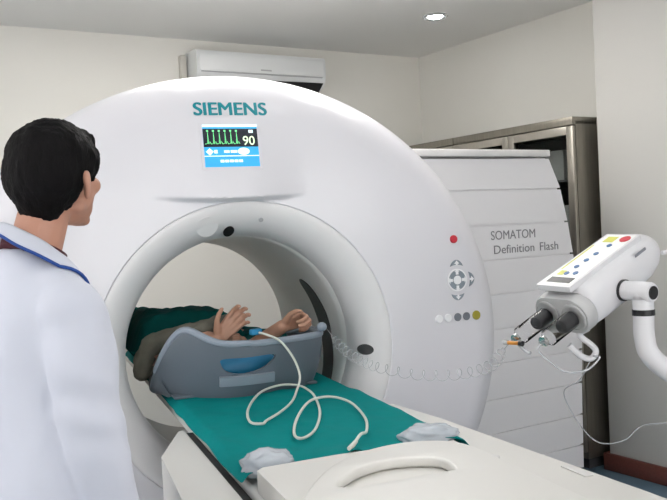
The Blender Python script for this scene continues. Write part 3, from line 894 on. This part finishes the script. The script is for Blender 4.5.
# side joint, elbow and bent arm
jw = lambda x, y, z: IM @ Vector((x, y, z))
bm = new(); tube(bm, [jw(.075, -.16, -.002), jw(.10, -.16, -.002), jw(.150, -.16, -.002)], .027, 24)
obj('side_joint', bm, M['inj'], J)
bm = new(); tube(bm, [jw(.086, -.16, -.002), jw(.095, -.16, -.002)], .030, 24); obj('joint_ring', bm, M['black'], J)
el = jw(.150, -.16, -.002)
bm = new(); lathe(bm, [(0, -.032), (.022, -.032), (.028, -.025), (.028, .025), (.024, .032), (0, .032)], el, iw, 28); capsule(bm, el, el+Vector((0, 0, -.02)), .028, .028, 24)
tube(bm, [el+Vector((0, 0, -.01)), el+Vector((0, 0, -.05))], .028, 24)
obj('elbow', bm, M['inj'], J)
cpx = el + iw*.032
obj('elbow_cap', lt([(0, -.002), (.019, -.002), (.018, .003), (0, .003)], cpx, iw, 28), M['black'], J)
bm = new(); tube(bm, [el+Vector((0, 0, -.047)), el+Vector((0, 0, -.063))], .030, 24); obj('joint_ring', bm, M['black'], J)
arm = catmull([el+Vector((0, 0, -.06)), el+Vector((.0, 0, -.12)), el+Vector((.012, -.005, -.170)), el+Vector((.062, -.022, -.222)), el+Vector((.15, -.045, -.275)), Vector((1.06, -1.215, .865)), Vector((1.115, -1.22, .80)), Vector((1.13, -1.22, .70))], 10)
obj('arm', tb(arm, .0275, 24), M['inj'], J)
obj('pole', tb([(1.13, -1.22, .10), (1.13, -1.22, .71)], .026, 24), M['inj'], J)
bm = new()
lathe(bm, [(0, .075), (.06, .075), (.065, .10), (.04, .13), (0, .13)], (1.13, -1.22, 0), (0, 0, 1))
for k in range(5):
    a = 2*PI*k/5+.3; tube(bm, [(1.13, -1.22, .10), (1.13+.27*math.cos(a), -1.22+.27*math.sin(a), .075)], [.024, .016], 12)
obj('base', bm, M['inj'], J)
for k in range(5):
    a = 2*PI*k/5+.3; c = Vector((1.13+.27*math.cos(a), -1.22+.27*math.sin(a), .032))
    bm = new(); lathe(bm, [(0, -.014), (.028, -.014), (.031, -.008), (.031, .008), (.028, .014), (0, .014)], c, (-math.sin(a), math.cos(a), 0), 20); tube(bm, [c, c+Vector((0, 0, .045))], .007, 8)
    obj('caster', bm, M['rubber'], J)
# tail cord from the housing to the pole
obj('power_cord', tb(catmull([jw(.05, -.405, -.012), jw(.07, -.44, -.04), Vector((.945, -1.17, 1.090)), Vector((1.0, -1.19, 1.0)), Vector((1.13, -1.21, .73))], 8), .0065, 8), M['inj'], J)
# white hook under the front collar
hk = catmull([jw(.050, -.028, -.052), Vector((.668, -1.078, 1.072)), Vector((.700, -1.090, 1.040)), Vector((.708, -1.094, 1.022)), Vector((.694, -1.090, 1.005)), Vector((.672, -1.08, 1.012)), Vector((.652, -1.074, 1.030)), Vector((.640, -1.07, 1.045))], 8)
obj('hook', tb(hk, .0085, 12), M['inj'], J)

def syringe(s, label, length, ang):
    c = Vector((s*.045, .009, 0))
    Y = syringe
    t = thing('syringe', label, 'syringe', IM @ Matrix.Translation(c), 'injector syringes')
    mw = IM @ Matrix.Translation(c)
    ro, ri = .0245, .0228
    L = length
    bm = new()
    ax = (0, 1, 0)
    lathe(bm, [(ri, .0015), (.034, .0015), (.034, .004), (ro, .005), (ro, L), (.012, L+.017), (.0065, L+.020), (.0065, L+.034), (.004, L+.034), (.004, L+.020), (ri, L-.001), (ri, .0016)], (0, 0, 0), ax, 32)
    bm.faces.ensure_lookup_table()
    obj('barrel', bm, M['clear'], t, mw, smooth=40)
    obj('plunger', lt([(0, .004), (ri-.001, .004), (ri-.001, .045), (ri-.004, .050), (0, .056)], (0, 0, 0), ax), M['rubber'], t, mw)
    obj('tip_ring', lt([(.0068, L+.018), (.0145, L+.016), (.0150, L+.024), (.0068, L+.026)], (0, 0, 0), ax), M['chrome'], t, mw)
    return t
s1 = syringe(-1, 'clear syringe with an amber connector, the farther of the two in the injector', .115, 0)
s2 = syringe(1, 'clear empty syringe nearest the camera in the injector', .105, 0)
# connector block on the farther syringe
tip = IM @ Vector((-.045, .160, 0))
Cn = thing('tube_connector', 'small amber and clear tube connector at the syringe tip', 'connector', Matrix.Translation(tip))
obj('amber_body', tb([tip+iw*-.010+ia*.006, tip+iw*.026+ia*.0], .0055, 12), M['amber'], Cn)
obj('black_cap', tb([tip+iw*.026, tip+iw*.037], .0075, 12), M['black'], Cn)
bm = new(); tube(bm, [tip+iw*-.01+ia*.006, tip+iw*-.024+ia*.008], .007, 10); obj('clear_fitting', bm, M['tubing'], Cn)
bm = new(); tube(bm, [tip+iw*.020-iz*.004, tip+iw*.038-iz*.022, tip+iw*.055-iz*.026], .0045, 10)
obj('branch_tube', bm, M['tubing'], Cn)
# looped clear line below the syringes
tip2 = IM @ Vector((.045, .150, 0))
loop = catmull([tip2, tip2+ia*.012-iz*.012, tip2+Vector((.02, -.01, -.045)), tip2+Vector((.06, -.02, -.075)), tip2+Vector((.115, -.035, -.075)), tip2+Vector((.150, -.045, -.045)), Vector((.700, -1.092, 1.012))], 10)
meta(obj('drip_line', tb(loop, .0028, 8), M['tubing'], None), 'clear tube looped from the near syringe to the hook', 'tube')
hang = catmull([Vector((.690, -1.089, .995)), (.72, -1.0, .93), (.785, -.83, .855), (.839, -.83, .749), (.894, -.852, .691), (.967, -.879, .696), (1.028, -.9, .739), (1.085, -1.05, .77), (1.10, -1.19, .80)], 10)
meta(obj('saline_line', tb(hang, .0017, 8), M['tubing'], None), 'thin pale tube sagging below the injector in front of the slatted cover', 'tube')

# ------------------------------------------------------------------ air conditioner
AX0, AX1, AY, AZ0, AZ1 = .825, 1.80, YB, 2.375, 2.605
AC = thing('air_conditioner', 'white wall-mounted split air conditioner high on the back wall', 'air conditioner', ROOM @ Matrix.Translation(((AX0+AX1)/2, AY, AZ0)))
prof = [(0, AZ0), (-.10, AZ0), (-.145, AZ0+.02), (-.178, AZ0+.055), (-.190, AZ0+.10), (-.190, AZ1-.03), (-.178, AZ1-.008), (-.15, AZ1), (0, AZ1)]
bm = new(); prism(bm, [(y, z) for y, z in prof], AX0, AX1, lambda u, v, w: Vector((w, AY+u, v))); bevel_all(bm, .006, 2, 50)
obj('body', bm, M['ac'], AC, ROOM, smooth=40)
bm = new(); box(bm, (AX0+.02, AY-.196, AZ0+.088), (AX1-.02, AY-.188, AZ1-.034), .003); obj('front_panel', bm, M['ac'], AC, ROOM)
bm = new(); box(bm, (AX0+.03, AY-.1925, AZ0+.080), (AX1-.03, AY-.186, AZ0+.087)); obj('panel_seam', bm, M['groove'], AC, ROOM)
bm = new(); prism(bm, [(-.176, AZ0+.040), (-.183, AZ0+.046), (-.110, AZ0-.010), (-.105, AZ0-.002)], AX0+.10, AX1-.02, lambda u, v, w: Vector((w, AY+u, v))); obj('outlet_slot', bm, M['black'], AC, ROOM)
bm = new(); box(bm, (AX0+.46, AY-.198, AZ0+.105), (AX0+.54, AY-.1955, AZ0+.115)); obj('badge', bm, M['groove'], AC, ROOM)
bm = new(); box(bm, (AX0-.055, AY-.05, AZ0-.3), (AX0-.012, AY-.001, AZ1-.02), .008); meta(obj('pipe_trunking', bm, M['beige'], None, ROOM), 'narrow beige pipe trunking on the wall beside the air conditioner', 'trunking')

# ------------------------------------------------------------------ steel storage cabinets
CF, CH = 2.18, 1.935
def cabinet(y0, y1, label, with_top=True):
    t = thing('storage_cabinet', label, 'cabinet', ROOM @ Matrix.Translation(((CF+2.75)/2, (y0+y1)/2, 0)), 'steel storage cabinets')
    d = .02
    bm = new()
    box(bm, (CF+.025, y0, .06), (2.76, y0+d, CH-.02), .002); box(bm, (CF+.025, y1-d, .06), (2.76, y1, CH-.02), .002)
    box(bm, (CF+.002, y0, CH-.045), (2.76, y1, CH), .004); box(bm, (CF+.025, y0+d, .06), (2.76, y1-d, .10)); box(bm, (2.735, y0+d, .10), (2.76, y1-d, CH-.045))
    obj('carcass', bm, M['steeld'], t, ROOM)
    bm = new(); box(bm, (CF+.05, y0+.02, 0), (2.74, y1-.02, .06)); obj('plinth', bm, M['dark'], t, ROOM)
    bm = new(); box(bm, (2.728, y0+d+.001, .101), (2.734, y1-d-.001, CH-.046)); obj('back_panel', bm, M['cab_in'], t, ROOM)
    for z in (.55, .95, 1.30, 1.60):
        bm = new(); box(bm, (CF+.05, y0+d, z-.012), (2.727, y1-d, z)); obj('shelf', bm, M['cab_in'], t, ROOM)
    ym = (y0+y1)/2
    for ya, yb, hs in ((y0, ym-.002, 1), (ym+.002, y1, -1)):
        bm = new(); s = .046
        z0, z1 = .10, CH-.05
        for lo, hi in (((CF, ya, z0), (CF+.022, ya+s, z1)), ((CF, yb-s, z0), (CF+.022, yb, z1)), ((CF, ya+s, z1-s), (CF+.022, yb-s, z1)), ((CF, ya+s, z0), (CF+.022, yb-s, z0+s))): box(bm, lo, hi, .002)
        dr = obj('door', bm, M['steel'], t, ROOM)
        bm = new(); box(bm, (CF+.009, ya+s, z0+s), (CF+.013, yb-s, z1-s)); obj('glass_pane', bm, M['glass'], dr, ROOM)
        yh = yb-.023 if hs > 0 else ya+.023
        obj('handle', tb([(CF, yh, .98), (CF-.03, yh, .985), (CF-.03, yh, 1.09), (CF, yh, 1.095)], .006, 8), M['chrome'], dr, ROOM)
    return t
cabinet(.40, 1.405, 'steel glass-door cabinet nearest the pier, its dark end panel showing')
cabinet(1.41, 2.415, 'steel glass-door cabinet in the far corner, mostly hidden by the slatted cover')
def carton(lo, hi, m, label):
    bm = new(); box(bm, lo, hi, .004); meta(obj('carton', bm, M[m], None, ROOM), label, 'box', 'cartons in the cabinet')
carton((2.36, .64, 1.6005), (2.56, .78, 1.78), 'box1', 'pale carton on the top shelf of the cabinet near the pier')
carton((2.32, .50, 1.3005), (2.58, .62, 1.46), 'box1', 'pale carton on the second shelf beside the end panel')
carton((2.36, 1.05, 1.6005), (2.55, 1.25, 1.74), 'box2', 'bluish carton on the top shelf behind the middle door')

# ------------------------------------------------------------------ the person in the lab coat
YAW = math.radians(-60)
DM = Matrix.Translation((-.722, -1.048, 0)) @ Matrix.Rotation(YAW, 4, 'Z')
HM = Matrix.Translation((0, .062, 1.540)) @ Matrix.Rotation(math.radians(24), 4, 'Z') @ Matrix.Rotation(math.radians(3), 4, 'X') @ Matrix.Diagonal((1.04, 1.04, 1.03, 1))
bm = new()
for s in (-1, 1):
    limb(bm, [(s*.085, 0, .86), (s*.095, .012, .47), (s*.10, -.015, .09)], [.085, .056, .042])
    capsule(bm, (s*.10, -.03, .045), (s*.115, .13, .035), .038, .030)
    limb(bm, [(s*.150, -.010, 1.255), (s*.200, -.02, 1.02), (s*.200, .025, .79)], [.052, .040, .028])
    hand(bm, (s*.200, .027, .78), (0, .12, -1), (-s*1., .1, 0), s, curl=(18, 22, 15), spread=.05, thumb_curl=12)
ellipsoid(bm, (0, 0, .90), (.155, .105, .12)); ellipsoid(bm, (0, 0, 1.06), (.140, .095, .16)); ellipsoid(bm, (0, .0, 1.22), (.160, .105, .15))
limb(bm, [(-.14, -.010, 1.255), (0, -.015, 1.30), (.14, -.010, 1.255)], [.05, .06, .05])
limb(bm, [(0, -.020, 1.33), (0, .035, 1.49)], [.058, .055])
head(bm, HM)
dm = blob(bm, .0048, 4, .4)
D = thing('person', 'person with short black hair in a white lab coat with blue piping, standing turned away', 'person', DM)
dm.materials.append(M['skin_d']); dm.materials.append(M['lips']); dm.materials.append(M['eye'])
HI = HM.inverted()
for p in dm.polygons:
    c = HI @ p.center
    if abs(c.x) < .022 and c.y > .086 and -.075 < c.z < -.052: p.material_index = 1
    for s in (-1, 1):
        if abs(c.x-s*.031) < .010 and c.y > .088 and abs(c.z-.006) < .0045: p.material_index = 2
obj('body', dm, None, D, DM, smooth=180)
# hair: cropped cap, fuller at the crown and forelock, tapered at the nape
def hair_part():
    b = new()
    def E(c, r, rot=None):
        e = new(); ellipsoid(e, c, r, rot); bmesh.ops.transform(e, matrix=HM, verts=e.verts)
        m_ = bpy.data.meshes.new('e'); e.to_mesh(m_); e.free(); b.from_mesh(m_); bpy.data.meshes.remove(m_)
    E((0, -.014, .042), (.086, .108, .086))
    E((0, -.048, .010), (.084, .080, .092))
    E((0, -.064, -.040), (.058, .042, .060))
    E((0, .052, .076), (.064, .052, .036), Matrix.Rotation(math.radians(-14), 3, 'X'))
    for s in (-1, 1):
        E((s*.066, .016, .034), (.019, .042, .040)); E((s*.069, .026, .008), (.008, .009, .024))
    me_ = blob(b, .006, 3, .4)
    h = tobm(me_)
    def fn(p, n):
        q = HI @ (p)
        return .0045*noise.noise(Vector((q.x*30, q.y*30, q.z*12)))+.0035*noise.noise(Vector((q.x*110, q.y*110, q.z*34)))+.0015*noise.noise(q*220)
    displace(h, fn)
    return h
obj('hair', hair_part(), M['hair'], D, DM, smooth=180)
# trousers and shoes
bm = new()
for s in (-1, 1): limb(bm, [(s*.082, 0, .88), (s*.095, .012, .47), (s*.10, -.012, .10)], [.100, .075, .066])
ellipsoid(bm, (0, 0, .92), (.172, .122, .13)); obj('trousers', blob(bm, .009, 4), M['trousers'], D, DM, smooth=180)
for s in (-1, 1):
    bm = new(); capsule(bm, (s*.10, -.045, .050), (s*.116, .145, .042), .047, .040); box(bm, (s*.108-.042, -.085, .0), (s*.108+.042, .18, .02), .008)
    sh = tobm(blob(bm, .006, 4))
    for v in sh.verts: v.co.z = max(v.co.z, .001)
    obj('shoe', sh, M['shoe'], D, DM, smooth=180)
# lab coat
def ell(z, a, f, bk, n=48, e=2.3, cx=0., tilt=0.):
    out = []
    for j in range(n):
        t = 2*PI*j/n; c, s = math.cos(t), math.sin(t)
        d = f if s > 0 else bk
        yy = d*math.copysign(abs(s)**(2/e), s)
        out.append(Vector((cx+a*math.copysign(abs(c)**(2/e), c), yy, z-tilt*(yy+.08))))
    return out
bm = new()
loft(bm, [ell(.58, .222, .145, .165), ell(.75, .205, .130, .155), ell(.92, .185, .112, .142), ell(1.06, .170, .104, .132), ell(1.17, .172, .106, .138), ell(1.245, .168, .100, .134, tilt=.08), ell(1.300, .142, .088, .118, tilt=.2), ell(1.348, .105, .074, .096, tilt=.34), ell(1.385, .080, .066, .080, tilt=.46), ell(1.396, .072, .060, .074, tilt=.5)])
for s in (-1, 1):
    limb(bm, [(s*.088, -.012, 1.298), (s*.145, -.012, 1.248)], [.056, .072])
    limb(bm, [(s*.145, -.012, 1.248), (s*.183, -.016, 1.15), (s*.203, -.020, 1.02), (s*.206, .002, .90), (s*.202, .025, .815)], [.074, .070, .063, .058, .055])
cb = tobm(blob(bm, .0085, 8, .5))
def wr(p, n):
    d = .004*noise.noise(Vector((p.x*7, p.y*7, p.z*4)))
    a = abs(p.x)
    if a > .14:      # sleeve creases gather at the elbow and the armpit
        k = math.exp(-((p.z-1.07)/.13)**2) + .5*math.exp(-((p.z-1.27)/.07)**2)
        d += .010*k*noise.noise(Vector((p.x*8, p.y*10+p.z*7, p.z*17)))
    d += .004*noise.noise(Vector((p.x*16+3, p.y*16, p.z*9)))*1.2
    d += .0035*math.sin((p.x+p.y)*26+4*noise.noise(Vector((p.x*3, p.y*3, p.z*2))))*smooth01((1.15-p.z)/.3)
    return d
displace(cb, wr)
coat_bvh = BVHTree.FromBMesh(cb)
coat = obj('lab_coat', cb, M['coat'], D, DM, smooth=180)
# collar lying on the coat, edged with blue piping
def lift(p, off=.005):
    loc, nor, i, d = coat_bvh.find_nearest(p)
    if loc is not None and (p-loc).dot(nor) < off: return loc+nor*off
    return p
def mirror(P): return [(-x, y, z) for x, y, z in reversed(P)] + P
outr = catmull(mirror([(.03, -.105, 1.420), (.07, -.085, 1.395), (.105, -.045, 1.365), (.125, .01, 1.325), (.115, .055, 1.278), (.09, .085, 1.235), (.055, .10, 1.17), (.02, .11, 1.12)]), 6)
inner = catmull(mirror([(.02, -.078, 1.440), (.045, -.064, 1.428), (.068, -.020, 1.398), (.066, .020, 1.365), (.052, .050, 1.325), (.036, .066, 1.285), (.022, .080, 1.20), (.010, .095, 1.14)]), 6)
outr = [lift(p) for p in outr]; inner = [lift(p, .004) for p in inner]
mid = [lift(a.lerp(b, .35)+Vector((0, 0, .010)), .006) for a, b in zip(inner, outr)]
q14 = [lift(a.lerp(b, .70)+Vector((0, 0, .006)), .006) for a, b in zip(inner, outr)]
outer_l = outr
bm = new(); rows = []
for a, b, c, d in zip(inner, mid, q14, outer_l): rows.append([bm.verts.new(p) for p in (a, b, c, d)])
for r0_, r1_ in zip(rows, rows[1:]):
    for j in range(3): bm.faces.new((r0_[j], r0_[j+1], r1_[j+1], r1_[j]))
cm = evaluate(bm, [('SUBSURF', dict(levels=1)), ('SOLIDIFY', dict(thickness=.005, offset=0.))])
obj('collar', cm, M['coat'], coat, DM, smooth=180)
obj('collar_piping', tb(outer_l, .0036, 8), M['piping'], coat, DM)
bm = new(); rr = []
for r, z in ((.0605, 1.365), (.0645, 1.365), (.0630, 1.397), (.0590, 1.397)):
    rr.append([Vector((r*math.cos(2*PI*j/40), z*.28-.392+(r+.004)*math.sin(2*PI*j/40), z-(.030*math.sin(2*PI*j/40)+.006))) for j in range(40)])
loft(bm, rr, closed=True); obj('shirt_collar', bm, M['maroon'], D, DM, smooth=180)
for z in (1.18, 1.02, .86):
    loc, nor, i, d = coat_bvh.ray_cast(Vector((.012, .5, z)), Vector((0, -1, 0)))
    if loc: obj('coat_button', lt([(0, -.002), (.009, -.002), (.009, .003), (0, .004)], loc, nor, 16), M['white'], coat, DM)

# ------------------------------------------------------------------ world, camera, view
w = bpy.data.worlds.new('world'); sc.world = w; w.use_nodes = True
w.node_tree.nodes['Background'].inputs[0].default_value = (1., .985, .975, 1); w.node_tree.nodes['Background'].inputs[1].default_value = 4.0
cam = bpy.data.cameras.new('camera'); cam.sensor_width = 36; cam.lens = 838/667*36; cam.clip_start = .05; cam.clip_end = 60
co = bpy.data.objects.new('camera', cam); COL.objects.link(co)
Rv, Uv, Fv = Vector((.93691044, -.34614204, -.04883143)), Vector((.05529444, .00881462, .99843118)), Vector((.34516857, .93814071, -.02739824))
co.matrix_basis = Matrix(((Rv.x, Uv.x, -Fv.x, -.745), (Rv.y, Uv.y, -Fv.y, -3.0), (Rv.z, Uv.z, -Fv.z, 1.40), (0, 0, 0, 1)))
sc.camera = co
sc.view_settings.view_transform = 'Standard'; sc.view_settings.look = 'None'; sc.view_settings.gamma = 1; sc.view_settings.use_curve_mapping = False
sc.view_settings.exposure = -.16
sc.cycles.max_bounces = 12; sc.cycles.diffuse_bounces = 8; sc.cycles.caustics_reflective = True
